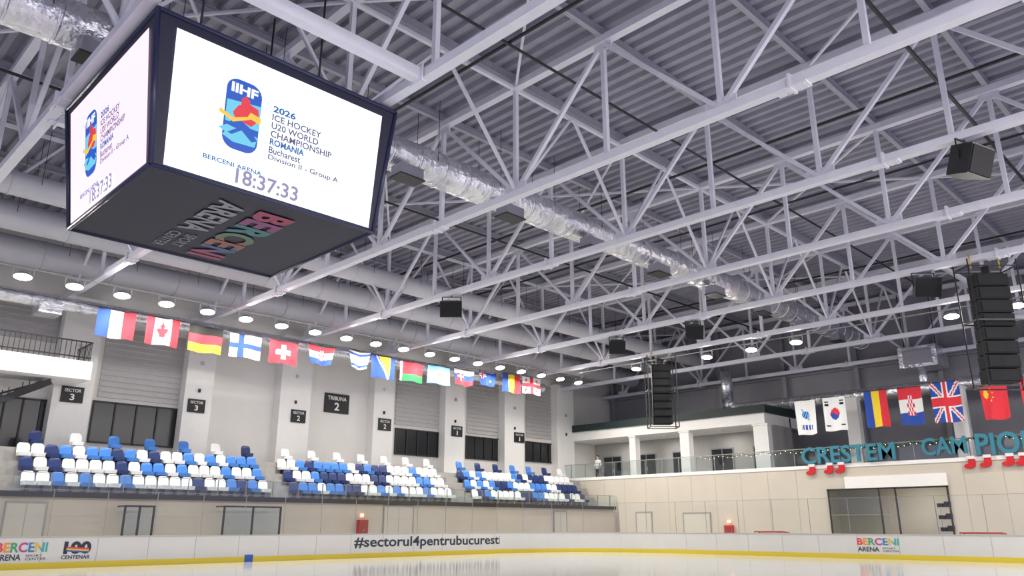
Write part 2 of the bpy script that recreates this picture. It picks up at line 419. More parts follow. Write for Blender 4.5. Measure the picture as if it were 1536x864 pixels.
def doorE(u0,u1,v0):
    a=onX(u0,790,XE).y; c=onX(u1,790,XE).y; z1=onX((u0+u1)/2,v0,XE).z; XD=XE-0.012
    m=MB(); fr=_m['door_frame_grey']; m.box(XE-0.05,XD,c,a,0,z1,_m['door_cream'])
    m.box(XE-0.08,XD,c-0.07,c,0,z1,fr); m.box(XE-0.08,XD,a,a+0.07,0,z1,fr); m.box(XE-0.08,XD,c-0.07,a+0.07,z1,z1+0.08,fr)
    m.box(XE-0.12,XE-0.06,c+0.1,c+0.22,1.0,1.06,BLACK)
    dn[0]+=1; m.build('door_%d'%dn[0])
doorE(956,978,769); doorE(1027,1066,770)
# goals parked behind end boards
GRED=mat('goal_red',(0.45,0.06,0.06),0.4)
for u in (1160,1476):
    P=onX(u,800,45.5); y=P.y; m=MB()
    for yy in (y-0.95,y+0.95):
        m.cyl((45.0,yy,0),(45.0,yy,1.25),0.03,GRED,8); m.tube([(45,yy,1.25),(45.6,yy,1.2),(46.1,yy,0.0)],0.025,GRED,6); m.cyl((45,yy,0.03),(46.1,yy,0.03),0.025,GRED,6)
    m.cyl((45,y-0.95,1.25),(45,y+0.95,1.25),0.03,GRED,8); m.cyl((45.6,y-0.95,1.2),(45.6,y+0.95,1.2),0.025,GRED,6); m.cyl((46.1,y-0.95,0.03),(46.1,y+0.95,0.03),0.025,GRED,6)
    for k in range(13):
        yy=y-0.95+k*1.9/12; m.beam((45.6,yy,1.2),(46.1,yy,0.03),0.008,0.008,TXTW)
    m.build('hockey_goal')

# ------------------------------------------------------------ roof
m=MB(); x=-22.0; z=ZR; ya,yb=-8,YW+0.2
prof=[]
while x<XB+0.2:
    prof+=[(x,z),(x+0.22,z),(x+0.28,z-0.17),(x+0.50,z-0.17)]; x+=0.56
bi=len(m.v)
for a,c in zip(prof[:-1],prof[1:]):
    m.poly([(a[0],ya,a[1]),(a[0],yb,a[1]),(c[0],yb,c[1]),(c[0],ya,c[1])],DECK)
m.build('ceiling')
nodes=[13.8+4.1*k for k in range(-5,8)]
TX=[4.7+6.5*k for k in range(-3,9)]; TX[4]=11.0; TX[5]=18.1; TX[6]=24.5
ZTOP=17.15
for x in TX:
    if x>57.5: continue
    m=MB()
    m.beam((x,-7,ZT),(x,YW-0.05,ZT),0.30,0.26,WHITE); m.beam((x,-7,ZTOP),(x,YW-0.05,ZTOP),0.3,0.26,WHITE)
    for k,y in zip(range(-5,8),nodes):
        m.beam((x,y,ZT),(x,y,ZTOP),0.15,0.15,WHITE)
        if k%2!=0:
            m.box(x-0.03,x+0.03,y-0.5,y+0.5,ZT+0.1,ZT+0.42,WHITE)
            for s in (-1,1):
                y2=y+4.1*s
                if -8<y2<YW: m.beam((x,y,ZT+0.1),(x,y2,ZTOP-0.1),0.14,0.14,WHITE)
        else:
            m.box(x-0.03,x+0.03,y-0.35,y+0.35,ZTOP-0.4,ZTOP-0.1,WHITE)
    for y in (1.9,7.6,22.2,34.6):  # bolted splices
        m.box(x-0.2,x+0.2,y-0.45,y+0.45,ZT-0.17,ZT-0.13,WHITE); m.box(x-0.22,x+0.22,y-0.04,y+0.04,ZT-0.22,ZT+0.22,WHITE)
        for dx in (-0.12,0.12):
            for j in range(5): m.cyl((x+dx,y-0.36+j*0.18,ZT-0.21),(x+dx,y-0.36+j*0.18,ZT-0.17),0.025,WHITE,6)
    m.build('roof_truss')
m=MB(); yy=-6.7+0.0
k=0
while yy<YW:
    m.box(-22,XB,yy-0.06,yy+0.06,ZTOP+0.13,ZTOP+0.15,PURL); m.box(-22,XB,yy-0.02,yy+0.02,ZTOP+0.13,ZR-0.19,PURL); m.box(-22,XB,yy-0.09,yy+0.09,ZR-0.22,ZR-0.18,PURL)
    m.box(-22,XB,yy-0.09,yy+0.09,ZTOP+0.11,ZTOP+0.15,PURL)
    yy+=4.1
m.build('roof_purlins')
for ky,y in zip(range(-5,8),nodes):
    if ky not in (-3,1,5): continue
    m=MB()
    for a,c in zip(TX[:-1],TX[1:]):
        if c>58: continue
        mid=(a+c)/2
        m.beam((a,y,ZT+0.15),(mid,y,ZTOP),0.10,0.10,WHITE); m.beam((c,y,ZT+0.15),(mid,y,ZTOP),0.10,0.10,WHITE)
        m.beam((a,y,ZTOP-0.1),(c,y,ZTOP-0.1),0.14,0.14,WHITE)
    m.build('roof_bracing')
# horizontal cross bracing under the deck
m=MB()
for a,c in zip(TX[:-1],TX[1:]):
    if c>58: continue
    for i in range(-5,7,2):
        y=13.8+4.1*i; y2=y+8.2
        if y2>YW: continue
        if (TX.index(a)+ (i+5)//2)%3==0:
            m.beam((a,y,ZTOP-0.02),(c,y2,ZTOP-0.02),0.09,0.09,WHITE); m.beam((c,y,ZTOP-0.06),(a,y2,ZTOP-0.06),0.09,0.09,WHITE)
m.build('roof_cross_bracing')
m=MB()
for y in (14.3,23.4):
    m.beam((TX[3],y,ZT),(TX[4],y,ZT),0.28,0.34,WHITE)
    for x in (TX[3]+0.2,TX[4]-0.2): m.box(x-0.02,x+0.02,y-0.25,y+0.25,ZT-0.25,ZT+0.25,WHITE)
m.build('scoreboard_support_beams')
# services
def pipe(name,Y,z,r,mt,xa,xb,n=18,band=0,bm=None,hang=True):
    m=MB(); x=xa
    if band:
        k=0
        while x<xb:
            x2=min(xb,x+band); m.cyl((x,Y,z),(x2,Y,z),r*(1+0.02*random.random()),mt,n,r2=r*(1+0.02*random.random()),cap=False); m.cyl((x2-0.04,Y,z),(min(xb,x2+0.04),Y,z),r*1.05,bm or mt,n); x=x2
    else: m.cyl((xa,Y,z),(xb,Y,z),r,mt,n)
    if hang:
        x=xa+1
        while x<xb:
            for s in (-1,1): m.cyl((x,Y+s*r,z),(x,Y+s*r,ZTOP),0.012,BLACK,5)
            x+=3.25
    return m
m=pipe('a',21.3,14.6,0.66,FOIL,-20,57.5,22,band=1.2,bm=FOIL)
xx=5.0
GB=mat('damper_grey',(0.3,0.3,0.36),0.5,0.3)
while xx<52:
    m.box(xx-0.5,xx+0.5,20.4,21.0,13.45,13.9,GB); m.cyl((xx,20.8,13.9),(xx,21.2,14.4),0.22,FOIL,10); m.box(xx-0.55,xx+0.55,20.35,21.05,13.42,13.47,BLACK); xx+=5.2
m.build('ventilation_duct')
pipe('b',38.0,14.6,0.62,FABR,-20,57.5,22,band=3.25).build('fabric_duct')
pipe('c',41.9,14.3,0.68,FABR,-20,57.5,22,band=3.25).build('fabric_duct')
pipe('d',34.4,14.75,0.5,FABR,-20,57.5,20,band=3.25).build('fabric_duct')
m=pipe('e',41.6,12.0,0.34,FOIL,-20,45,16,band=1.0,hang=False); m.box(9.3,10.3,41.0,42.2,11.3,11.9,FOIL); m.build('ventilation_duct')
for Y,z,r in ((6.3,16.2,0.07),(15.6,16.6,0.05),(29.0,16.6,0.06)):
    m=MB(); m.cyl((-20,Y,z),(57.5,Y,z),r,BLACK,8); m.build('sprinkler_pipe')
for X in (15.5,28.0,34.5,47.0):
    m=MB(); m.cyl((X,-7,16.7),(X,44.9,16.7),0.06,BLACK,8); m.build('sprinkler_pipe')
# end-wall ductwork
m=MB(); Pa=onX(1090,578,55); 
y0=Pa.y; zz=10.2
pts=[(55,y0,Pa.z+1.2),(55,y0,zz+0.6),(55,y0-0.4,zz+0.1),(55,y0-1.0,zz),(55,-6,zz)]
m.tube(pts,0.45,FOIL,16)
for k in range(18): m.cyl((55,y0-1.2-k*2,zz),(55,y0-1.28-k*2,zz),0.48,FOIL,16)
m.build('ventilation_duct')
P=onX(1382,537,56)
m=MB(); m.box(55.2,57.5,P.y-1.2,P.y+1.2,P.z-0.7,P.z+0.7,FOIL); m.box(55.15,55.2,P.y-0.9,P.y+0.9,P.z-0.5,P.z+0.5,GB)
for s in (-1,1): m.cyl((56,P.y+s,P.z+0.7),(56,P.y+s,ZTOP),0.03,BLACK,6)
m.cyl((55.8,P.y,P.z-0.7),(55.8,P.y,zz),0.3,FOIL,12)
m.build('air_handling_unit')
for X,z0 in ((57.9,13.5),):
    m=MB()
    for k in range(10): y=-6+k*5.6; m.box(57.6,57.99,y-0.15,y+0.15,5,ZTOP,WALLG)
    m.box(57.7,57.99,-8,YW,12.6,12.9,WALLG); m.build('wall_end_frame')

# ------------------------------------------------------------ floodlights
LE=mat('lamp_lens',(1,1,0.9),0.4,emit=(1.0,0.97,0.85),es=20)
def flood(P,ax,tilt_dir,energy,row):
    """P lens centre, ax long axis, tilt dir horizontal the lamp looks toward"""
    P=Vector(P); ax=Vector(ax); td=Vector(tilt_dir)
    n=(Vector((0,0,-1))*0.93+td*0.35).normalized(); s=n.cross(ax).normalized()
    m=MB()
    def q(a,b_,c): return P+ax*a+s*b_+n*c
    W,H=0.38,0.27
    def ell(k,c,f=1.0): return [q(W*f*math.cos(2*math.pi*i/k),H*f*math.sin(2*math.pi*i/k),c) for i in range(k)]
    K=20; e0=ell(K,-0.16,0.7); e1=ell(K,0.0); 
    for i in range(K):
        j=(i+1)%K; m.poly([e0[i],e0[j],e1[j],e1[i]],STEEL)
    m.poly(e0[::-1],STEEL)
    for k in range(5):
        a=-0.2+k*0.09; m.hexa([q(a,-.15,-0.26),q(a+0.02,-.15,-0.26),q(a+0.02,.15,-0.26),q(a,.15,-0.26),q(a,-.15,-0.16),q(a+0.02,-.15,-0.16),q(a+0.02,.15,-0.16),q(a,.15,-0.16)],STEEL)
    m.poly(ell(K,0.006,0.95),LE)
    for a in (-W-0.03,W+0.03): m.beam(q(a,0,-0.06),P+ax*a+Vector((0,0,0.39)),0.03,0.03,STEEL)
    m.beam(P+ax*(-W-0.03)+Vector((0,0,0.385)),P+ax*(W+0.03)+Vector((0,0,0.385)),0.04,0.04,STEEL)
    o=m.build('floodlight')
    l=bpy.data.lights.new('floodlight_beam','AREA'); l.shape='ELLIPSE'; l.size=0.72; l.size_y=0.5; l.energy=energy; l.color=(1,0.95,0.86)
    lo=bpy.data.objects.new('beam',l); scene.collection.objects.link(lo); lo.parent=o
    X=ax; Z=-n; Yv=Z.cross(X).normalized(); R=Matrix((X,Yv,Z)).transposed().to_4x4(); R.translation=P+n*0.02
    lo.matrix_world=R
E=290
for k in range(-4,19): flood((8.0+2.13*k,39.0,12.25),(1,0,0),(0,-1,0),E,'a')
for k in range(0,12): flood((-8+4.6*k,-2.5,12.2),(1,0,0),(0,1,0),E*2.2,'b')
for u,v in ((955,563),(1061,545),(1128,535),(1195,522),(1429,484),(1527,468),(1650,450)):
    P=onX(u,v,45.0); flood((45.0,P.y,12.25),(0,1,0),(-1,0,0),E*1.2,'c')
m=MB(); m.beam((-12,39.0,12.68),(49,39.0,12.68),0.12,0.04,STEEL); m.build('lighting_rail')
m=MB(); m.beam((45.0,-6,12.68),(45.0,38.5,12.68),0.12,0.04,STEEL); m.build('lighting_rail')
for y in (41,36,31):  # lamps under the slab, added to brighten the balcony room; no known fixtures
    l=bpy.data.lights.new('assumed_room_light','AREA'); l.size=1.2; l.energy=60; l.color=(1,0.95,0.85)
    mm=MB(); mm.box(53.2,54.4,y-0.15,y+0.15,8.42,8.498,TXTW); o=mm.build('assumed_ceiling_light'); lo=bpy.data.objects.new('glow',l); scene.collection.objects.link(lo); lo.parent=o; lo.location=(53.8,y,8.38)
l=bpy.data.lights.new('assumed_room_light','AREA'); l.size=1.0; l.energy=170; l.color=(1,0.95,0.85)
mm=MB(); mm.box(52.5,53.5,17,18.2,4.6,4.698,TXTW); o=mm.build('assumed_ceiling_light'); lo=bpy.data.objects.new('glow',l); scene.collection.objects.link(lo); lo.parent=o; lo.location=(53,17.6,4.55)

# ------------------------------------------------------------ scoreboard
NB=mat('scoreboard_navy',(0.006,0.008,0.032),0.5); NB2=mat('scoreboard_edge',(0.02,0.024,0.075),0.35)
zb,zt=9.0,12.55
Bt=[(5.25,16.2),(11.0,16.2),(11.0,21.6),(5.25,21.6)]; Tp=[(4.84,15.9),(11.33,15.9),(11.33,22.2),(4.84,22.2)]
B=[Vector((x,y,zb)) for x,y in Bt]; T=[Vector((x,y,zt)) for x,y in Tp]
sb=empty('arena_scoreboard')
m=MB(); m.hexa([*B,*T],NB)
for i in range(4):
    m.cyl(B[i],T[i],0.06,NB2,8); m.cyl(B[i],B[(i+1)%4],0.05,NB2,8); m.cyl(T[i],T[(i+1)%4],0.06,NB2,8)
for dx in (1.5,4.9):
    for dy in (1.5,4.6):
        m.box(4.84+dx-0.1,4.84+dx+0.1,15.9+dy-0.1,15.9+dy+0.1,zt,zt+0.3,NB)
        m.cyl((4.84+dx,15.9+dy,zt),(4.84+dx,15.9+dy,ZTOP),0.03,BLACK,6)
m.build('housing',sb)
def face(i,j):
    bl,br,tl,tr=B[i],B[j],T[i],T[j]; nn=(br-bl).cross(tl-bl).normalized()
    def f(s,t,o=0.0): 
        s0,s1=0.045+0.02*t,0.97-0.035*t
        ss=s0+(s1-s0)*s; tt=0.02+0.90*t
        return (bl*(1-ss)+br*ss)*(1-tt)+(tl*(1-ss)+tr*ss)*tt+nn*o
    return f
def scr(name,col,es): return mat(name,(0.02,0.02,0.02),0.5,emit=col,es=es)
SCW=scr('led_white',(0.86,0.90,1.0),1.5); SCP=scr('led_pink',(1.0,0.78,0.98),1.15)
cB=scr('led_blue',(0.0,0.09,0.55),1.0); cC=scr('led_cyan',(0.15,0.62,0.85),1.0); cR=scr('led_red',(0.8,0.03,0.05),1.0); cY=scr('led_yellow',(0.95,0.6,0.05),1.0)
cG=scr('led_grey',(0.08,0.09,0.19),1.0); cT=scr('led_teal',(0.0,0.16,0.5),0.8); cW=scr('led_plain',(0.95,0.95,1),1.1)
def screen(i,j,bg,nm):
    f=face(i,j); m=MB()
    m.poly([f(0,0,.03),f(1,0,.03),f(1,1,.03),f(0,1,.03)],bg)
    def rr(s0,s1,t0,t1,r,mt,o):
        pts=[]; ra=r*0.60
        for cx,cy,a0 in ((s1-ra,t1-r,0),(s0+ra,t1-r,90),(s0+ra,t0+r,180),(s1-ra,t0+r,270)):
            for k in range(7):
                a=math.radians(a0+15*k); pts.append(f(cx+ra*math.cos(a),cy+r*math.sin(a),o))
        m.poly(pts,mt)
    def blob(pts,mt,o): m.poly([f(0.225+0.165*a,0.28+0.53*c,o) for a,c in pts],mt)
    rr(0.225,0.385,0.27,0.81,0.09,cB,.036)
    blob([(0.04,0.35),(0.96,0.35),(0.96,0.72),(0.04,0.66)],cC,.040)
    blob([(0.0,0.14),(0.3,0.08),(0.9,0.1),(0.96,0.25),(0.6,0.3),(0.2,0.28)],cC,.040)
    blob([(0.3,0.42),(0.75,0.38),(0.95,0.5),(0.9,0.66),(0.62,0.70),(0.35,0.62),(0.22,0.5)],cR,.044)
    blob([(0.42,0.62),(0.62,0.6),(0.66,0.74),(0.52,0.79),(0.42,0.73)],cR,.047)
    blob([(0.62,0.5),(0.98,0.45),(1.0,0.55),(0.7,0.58)],cY,.048)
    blob([(-0.15,0.44),(0.25,0.36),(0.8,0.50),(0.8,0.54),(0.24,0.42),(-0.12,0.50)],cY,.050)
    blob([(0.2,0.38),(0.45,0.42),(0.7,0.36),(0.95,0.2),(0.8,0.16),(0.5,0.28),(0.25,0.18),(0.05,0.2)],cB,.046)
    blob([(-0.12,0.22),(0.1,0.30),(0.35,0.28),(0.1,0.18)],cC,.049)
    m.build('screen_'+nm,sb)
    def tx(body,s0,s1,t0,t1,mt,bold=0.0,o=.045):
        text('caption_'+nm,body,lambda x,y:f(s0+(s1-s0)*x,t0+(t1-t0)*y,o),mt,sb,bold=bold)
    tx('IIHF',0.245,0.365,0.70,0.775,cW,0.04)
    for body,s1,tc,mt,bo in (('2026',0.55,.690,cT,.035),('ICE HOCKEY',.685,.622,cG,.02),('U20 WORLD',.675,.556,cG,.02),('CHAMPIONSHIP',.75,.490,cG,.02),('ROMANIA',.61,.427,cT,.035),('Bucharest',.595,.362,cG,.018),('Division II - Group A',.80,.300,cG,.018)):
        tx(body,0.44,s1,tc-0.027,tc+0.026,mt,bo)
    tx('BERCENI ARENA',0.155,0.42,0.135,0.170,cT,0.02)
    tx('18:37:33',0.30,0.605,0.02,0.145,cW,0.07,.05); tx('18:37:33',0.303,0.602,0.025,0.14,scr('led_time',(0.28,0.25,0.45),1.0),0.015,.055)
screen(0,1,SCW,'front'); screen(3,0,SCP,'side'); screen(1,2,SCW,'rear'); screen(2,3,SCW,'back')
dm=[mat('decal_%d'%i,c,0.5) for i,c in enumerate([(0.35,0.05,0.12),(0.25,0.06,0.2),(0.05,0.2,0.22),(0.12,0.2,0.12),(0.3,0.12,0.08),(0.06,0.12,0.28),(0.3,0.06,0.14)])]
gdec=mat('decal_grey',(0.28,0.28,0.34),0.5)
text('decal_a','BERCENI',rect((8.15,16.9,zb-0.03),(0,4.3,0),(1.0,0,0)),dm,sb,bold=0.04)
text('decal_b','ARENA',rect((7.15,16.9,zb-0.03),(0,2.5,0),(0.72,0,0)),gdec,sb,bold=0.03)
text('decal_c','SPORT\nCENTER',rect((7.15,19.7,zb-0.03),(0,1.4,0),(0.7,0,0)),gdec,sb,bold=0.0)

# ------------------------------------------------------------ speakers
def box_speaker(P,yaw,w=0.9,h=0.6,d=0.6,tilt=0.35):
    m=MB(); P=Vector(P)
    R=Matrix.Rotation(yaw,3,'Z')@Matrix.Rotation(tilt,3,'Y')
    def q(a,b_,c): return P+R@Vector((a,b_,c))
    m.hexa([q(-d/2,-w/2*0.6,-h/2),q(d/2,-w/2,-h/2),q(d/2,w/2,-h/2),q(-d/2,w/2*0.6,-h/2),q(-d/2,-w/2*0.6,h/2),q(d/2,-w/2,h/2),q(d/2,w/2,h/2),q(-d/2,w/2*0.6,h/2)],BLACK)
    m.hexa([q(d/2,-w/2*.92,-h/2*.9),q(d/2+.04,-w/2*.92,-h/2*.9),q(d/2+.04,w/2*.92,-h/2*.9),q(d/2,w/2*.92,-h/2*.9),q(d/2,-w/2*.92,h/2*.9),q(d/2+.04,-w/2*.92,h/2*.9),q(d/2+.04,w/2*.92,h/2*.9),q(d/2,w/2*.92,h/2*.9)],mat('grille_black',(0.012,0.012,0.014),0.9))
    for s in (-1,1):
        m.beam(q(0,s*w/2*0.85,0),q(0,s*w/2*0.85,0)+Vector((0,0,h/2+0.2)),0.04,0.04,BLACK)
    m.beam(q(0,-w/2*0.85,0)+Vector((0,0,h/2+0.2)),q(0,w/2*0.85,0)+Vector((0,0,h/2+0.2)),0.04,0.04,BLACK)
    m.cyl(P+Vector((0,0,h/2+0.2)),P+Vector((0,0,h/2+0.5)),0.03,BLACK,6)
    return m.build('loudspeaker')
A=math.radians(-135)
box_speaker((24.5,5.3,11.95),A+0.5,1.1,0.9,0.8)
box_speaker((24.5,28.8,12.0),A,1.1,0.8,0.7); box_speaker((37.3,28.3,12.0),A,1.0,0.8,0.7); box_speaker((37.3,22.9,12.0),A,1.0,0.8,0.7); box_speaker((37.3,10.7,12.0),A,1.2,0.9,0.7)
def line_array(x,y,ztop,zbot,w):
    m=MB(); k=8; H=(ztop-0.7-zbot)/k
    ax=Vector((S2,-S2,0)); fw=Vector((-S2,-S2,0)); O=Vector((x,y,0))
    def q(a,b_,z): return O+ax*a+fw*b_+Vector((0,0,z))
    GR=_m['grille_black']
    for i in range(k):
        z1=ztop-0.6-i*H; z0=z1-H*0.92; t=0.05*i*i*0.12
        m.hexa([q(-w*.3,-.45-t,z0),q(w*.3,-.45-t,z0),q(w*.34,.3-t,z0),q(-w*.34,.3-t,z0),q(-w*.3,-.45-t,z1),q(w*.3,-.45-t,z1),q(w*.34,.3-t,z1),q(-w*.34,.3-t,z1)],GR)
        m.hexa([q(-w*.3,.3-t,z0+.05),q(w*.3,.3-t,z0+.05),q(w*.3,.34-t,z0+.05),q(-w*.3,.34-t,z0+.05),q(-w*.3,.3-t,z1-.05),q(w*.3,.3-t,z1-.05),q(w*.3,.34-t,z1-.05),q(-w*.3,.34-t,z1-.05)],GR)
    for a in (-w/2,w/2):
        for c in (-0.6,0.5):
            m.beam(q(a,c,zbot-0.1),q(a,c,ztop),0.05,0.05,BLACK)
        for z in (zbot-0.1,(ztop+zbot)/2,ztop-0.3): m.beam(q(a,-.6,z),q(a,.5,z),0.05,0.05,BLACK)
    for c in (-0.6,0.5):
        for z in (zbot-0.1,ztop-0.3,(ztop+zbot)/2): m.beam(q(-w/2,c,z),q(w/2,c,z),0.05,0.05,BLACK)
    m.box(x-0.15,x+0.15,y-0.15,y+0.15,ztop-0.6,ztop-0.2,BLACK)
    for a in (-w*.3,w*.3): m.cyl(q(a,0,ztop-0.3),q(a,0,ztop+0.4),0.03,mat('chain_yellow',(0.6,0.4,0.05),0.5),6)
    m.build('line_array_speaker')
line_array(37.4,8.2,12.6,7.2,2.1); line_array(43.9,29.7,12.6,7.9,1.9)

# ------------------------------------------------------------ flags
def C(n,c): return mat('flag_'+n,c,0.8)
fR=C('red',(0.70,0.03,0.05)); fB=C('blue',(0.02,0.07,0.38)); fW=C('white',(0.80,0.80,0.80)); fK=C('black',(0.01,0.01,0.01)); fY=C('yellow',(0.85,0.6,0.03)); fG=C('green',(0.02,0.25,0.08)); fL=C('sky',(0.18,0.48,0.75))
def vert(*c): return lambda u,v:c[min(len(c)-1,int(u*len(c)))]
def horz(*c): return lambda u,v:c[min(len(c)-1,int(v*len(c)))]
def canada(u,v):
    if u<.25 or u>.75: return fR
    a=abs(u-.5)*2.0; y=v
    if .18<y<.62:
        lim=[.04,.08,.16,.12,.30,.34,.26,.22][min(7,int((y-.18)/.055))]
        if a<lim: return fR
    if .62<=y<.72 and a<.14: return fR
    if .72<=y<.84 and a<.025: return fR
    return fW
def finland(u,v): return fB if (.28<u<.46 or .38<v<.62) else fW
def swiss(u,v):
    a=abs(u-.5)*1.3; c=abs(v-.5)
    return fW if ((a<.1 and c<.32) or (c<.1 and a<.32)) else fR
def croatia(u,v):
    if .36<u<.64 and .22<v<.75: return fR if (int((u-.36)/.056)+int((v-.22)/.106))%2==0 else fW
    return [fR,fW,fB][min(2,int(v*3))]
def israel(u,v):
    if .12<v<.26 or .74<v<.88: return fB
    d=math.hypot((u-.5)*1.4,v-.5); return fB if .13<d<.18 else fW
def bosnia(u,v): 
    if u>.3 and u<.8 and v<(u-.3)*2: return fY
    return fW if abs((u-.22)-(v*.5))<.03 else fB
def belarus(u,v):
    if u<.12: return fW if (int(v*12)+int(u*40))%2 else fR
    return fR if v<.66 else fG
def argent(u,v):
    if math.hypot((u-.5)*1.4,v-.5)<.09: return fY
    return fW if .33<v<.67 else fL
def slovak(u,v):
    if .15<u<.45 and .25<v<.75: return fR if abs(u-.3)>.03 and abs(v-.45)>.04 else fW
    return [fW,fB,fR][min(2,int(v*3))]
def navyf(u,v):
    if u<.4 and v<.5: return fR if abs(u-.2)<.04 or abs(v-.25)<.05 else (fW if abs(u-.2)<.08 or abs(v-.25)<.1 else fB)
    return fW if math.hypot(u-.7,v-.6)<.08 else fB
def georgia(u,v):
    if abs(u-.5)<.07 or abs(v-.5)<.1: return fR
    a=abs(abs(u-.5)-.27); c=abs(abs(v-.5)-.29)
    return fR if (a<.025 and c<.09) or (c<.035 and a<.06) else fW
def korea(u,v):
    x=(u-.5)*1.0; y=(v-.5)*1.3
    if math.hypot(x,y)<.22:
        return fR if y<0.06*math.sin(x*14) else fB
    for sx in (-1,1):
        for sy in (-1,1):
            if abs(x-sx*.34)<.08 and abs(y-sy*.42)<.09 and int((y+1)*28)%2==0: return fK
    return fW
def uk(u,v):
    x=u-.5; y=v-.5
    if abs(x)<.06 or abs(y)<.09: return fR
    if abs(x)<.11 or abs(y)<.16: return fW
    d=min(abs(x-y),abs(x+y))
    return fR if d<.03 else (fW if d<.09 else fB)
def china(u,v):
    if math.hypot(u-.2,(v-.25)*.7)<.09: return fY
    return fY if any(math.hypot(u-a,(v-c)*.7)<.025 for a,c in ((.38,.1),(.45,.2),(.45,.34),(.38,.44))) else fR
def clubf(u,v):
    d=math.hypot((u-.5)*1.0,(v-.42)*1.5)
    if .70<v<.85 and .25<u<.78 and int(u*22)%3: return fB
    if d<.17: return fB if (u+v*.7)%.12<.06 else fL
    return fL if d<.3 and abs(u-.5-(v-.42))<.05 else fW
NX,NY=40,28
def flag(P,r,W,H,fn,droop=0.0,seed=0,name='national_flag'):
    rnd=random.Random(seed); ph=rnd.random()*6; amp=0.05+0.03*rnd.random()
    P=Vector(P); r=Vector(r); nrm=Vector((r.y,-r.x,0)); m=MB()
    V=[]
    for j in range(NY+1):
        for i in range(NX+1):
            u=i/NX; v=j/NY
            off=amp*math.sin(u*9+ph+v*1.5)*(0.3+v)
            uu=u*(1-droop*v*0.5)+droop*0.25*v
            V.append(tuple(P+r*(uu*W)+nrm*off+Vector((0,0,-v*H-droop*0.5*H*u*(1-u)-0.02*math.sin(u*7+ph)))))
    m.v=V
    for j in range(NY):
        for i in range(NX):
            a=j*(NX+1)+i; m.f.append((a,a+NX+1,a+NX+2,a+1)); m.m.append(m.mi(fn((i+.5)/NX,(j+.5)/NY))); m.sm.append(True)
    m.cyl(P,P+r*W,0.02,BLACK,6)
    m.build(name)
FY=40.0
L=[(148,206,462,504,vert(fB,fW,fR),0),(221,272,474,515,canada,0),(285,336,487,526,horz(fK,fR,fY),0),(346,394,499,534,finland,0),(405,448,509,543,swiss,0),
(463,503,516,543,croatia,.6),(524,556,524,550,israel,.7),(557,594,532,565,bosnia,.15),(600,635,541,570,belarus,0),(642,675,547,574,argent,0),(681,712,552,575,slovak,.5),(718,745,556,576,navyf,.6),(754,780,560,587,vert(fB,fY,fR),0),(783,811,564,589,georgia,0)]
zs=[]
for k,(u0,u1,v0,v1,fn,dr) in enumerate(L):
    a=onY(u0,v0,FY); c=onY(u1,v0,FY); um=(u0+u1)/2; vt=v0+ (u1-u0)*0.07
    z1=onY(um,vt,FY).z; z0=onY(um,v1+ (u1-u0)*0.07,FY).z
    zs.append((a.x,z1)); flag((a.x,FY,z1),(1,0,0),c.x-a.x,z1-z0,fn,dr,k)
m=MB(); pts=[(a,FY+0.03,z+0.06) for a,z in zs]; pts=[(-8,FY+0.03,zs[0][1]+0.3)]+pts+[(50,FY+0.03,zs[-1][1]+0.2)]
m.tube(pts,0.012,BLACK,5); m.build('flag_cable')
R_=[(1191,1222,602,652,clubf,.1),(1233,1267,597,646,korea,.1),(1295,1329,588,641,vert(fB,fY,fR),0),(1345,1381,583,638,croatia,0),(1393,1438,575,634,uk,0),(1468,1510,580,629,china,.15),(1527,1575,566,620,vert(fR,fR,fW),.1)]
zs=[]
for k,(u0,u1,v0,v1,fn,dr) in enumerate(R_):
    a=onX(u0,v0,50.2); c=onX(u1,v0,50.2); z0=onX((u0+u1)/2,v1,50.2).z
    zs.append((a.y,a.z)); flag((50.2,a.y,a.z),(0,-1,0),a.y-c.y,a.z-z0,fn,dr,k+30)
m=MB(); pts=[(50.23,30,zs[0][1]+0.1)]+[(50.23,y,z+0.05) for y,z in zs]+[(50.23,0,zs[-1][1])]
m.tube(pts,0.012,BLACK,5); m.build('flag_cable')

# ------------------------------------------------------------ balcony decorations
TEAL=mat('letters_teal',(0.03,0.20,0.28),0.6)
def deco(body,u0,u1,v0,v1):
    a=onX(u0,v1,50.2); c=onX(u1,v1,50.2); z1=onX((u0+u1)/2,v0,50.2).z; z0=onX((u0+u1)/2,v1,50.2).z
    text('decorative_letters',body,rect((50.22,a.y,z0),(0,c.y-a.y,0),(0,0,z1-z0)),TEAL,None,bold=0.02,depth=0.1)
deco('CRESTEM',1203,1345,667,693); deco('CAM',1384,1452,655,682); deco('PIONI',1466,1580,646,680)
FL=mat('fairy_bulb',(1,0.85,0.5),0.4,emit=(1,0.80,0.5),es=3); GRN=mat('garland_green',(0.03,0.12,0.04),0.9)
m=MB(); y=31.0
prev=None; i=0
while y>2:
    z=6.38-0.18*abs(math.sin(i*0.35)); P=Vector((50.38,y,z))
    if prev: m.cyl(prev,P,0.012,BLACK,4,cap=False)
    if y<24: 
        for q in range(4): 
            d=Vector((random.uniform(-.05,.05),random.uniform(-.1,.1),random.uniform(-.12,.12))); m.cyl(P-d,P+d,0.02,GRN,4)
    if i%2==0: m.ball(P+Vector((-0.04,0,-0.05)),0.022,0.022,0.03,FL,6,4)
    prev=P; y-=0.18; i+=1
m.build('fairy_lights')
SR=mat('stocking_red',(0.60,0.02,0.03),0.9,var=0.1); SWt=mat('stocking_cuff',(0.85,0.83,0.80),0.95,bump=0.5,scale=30)
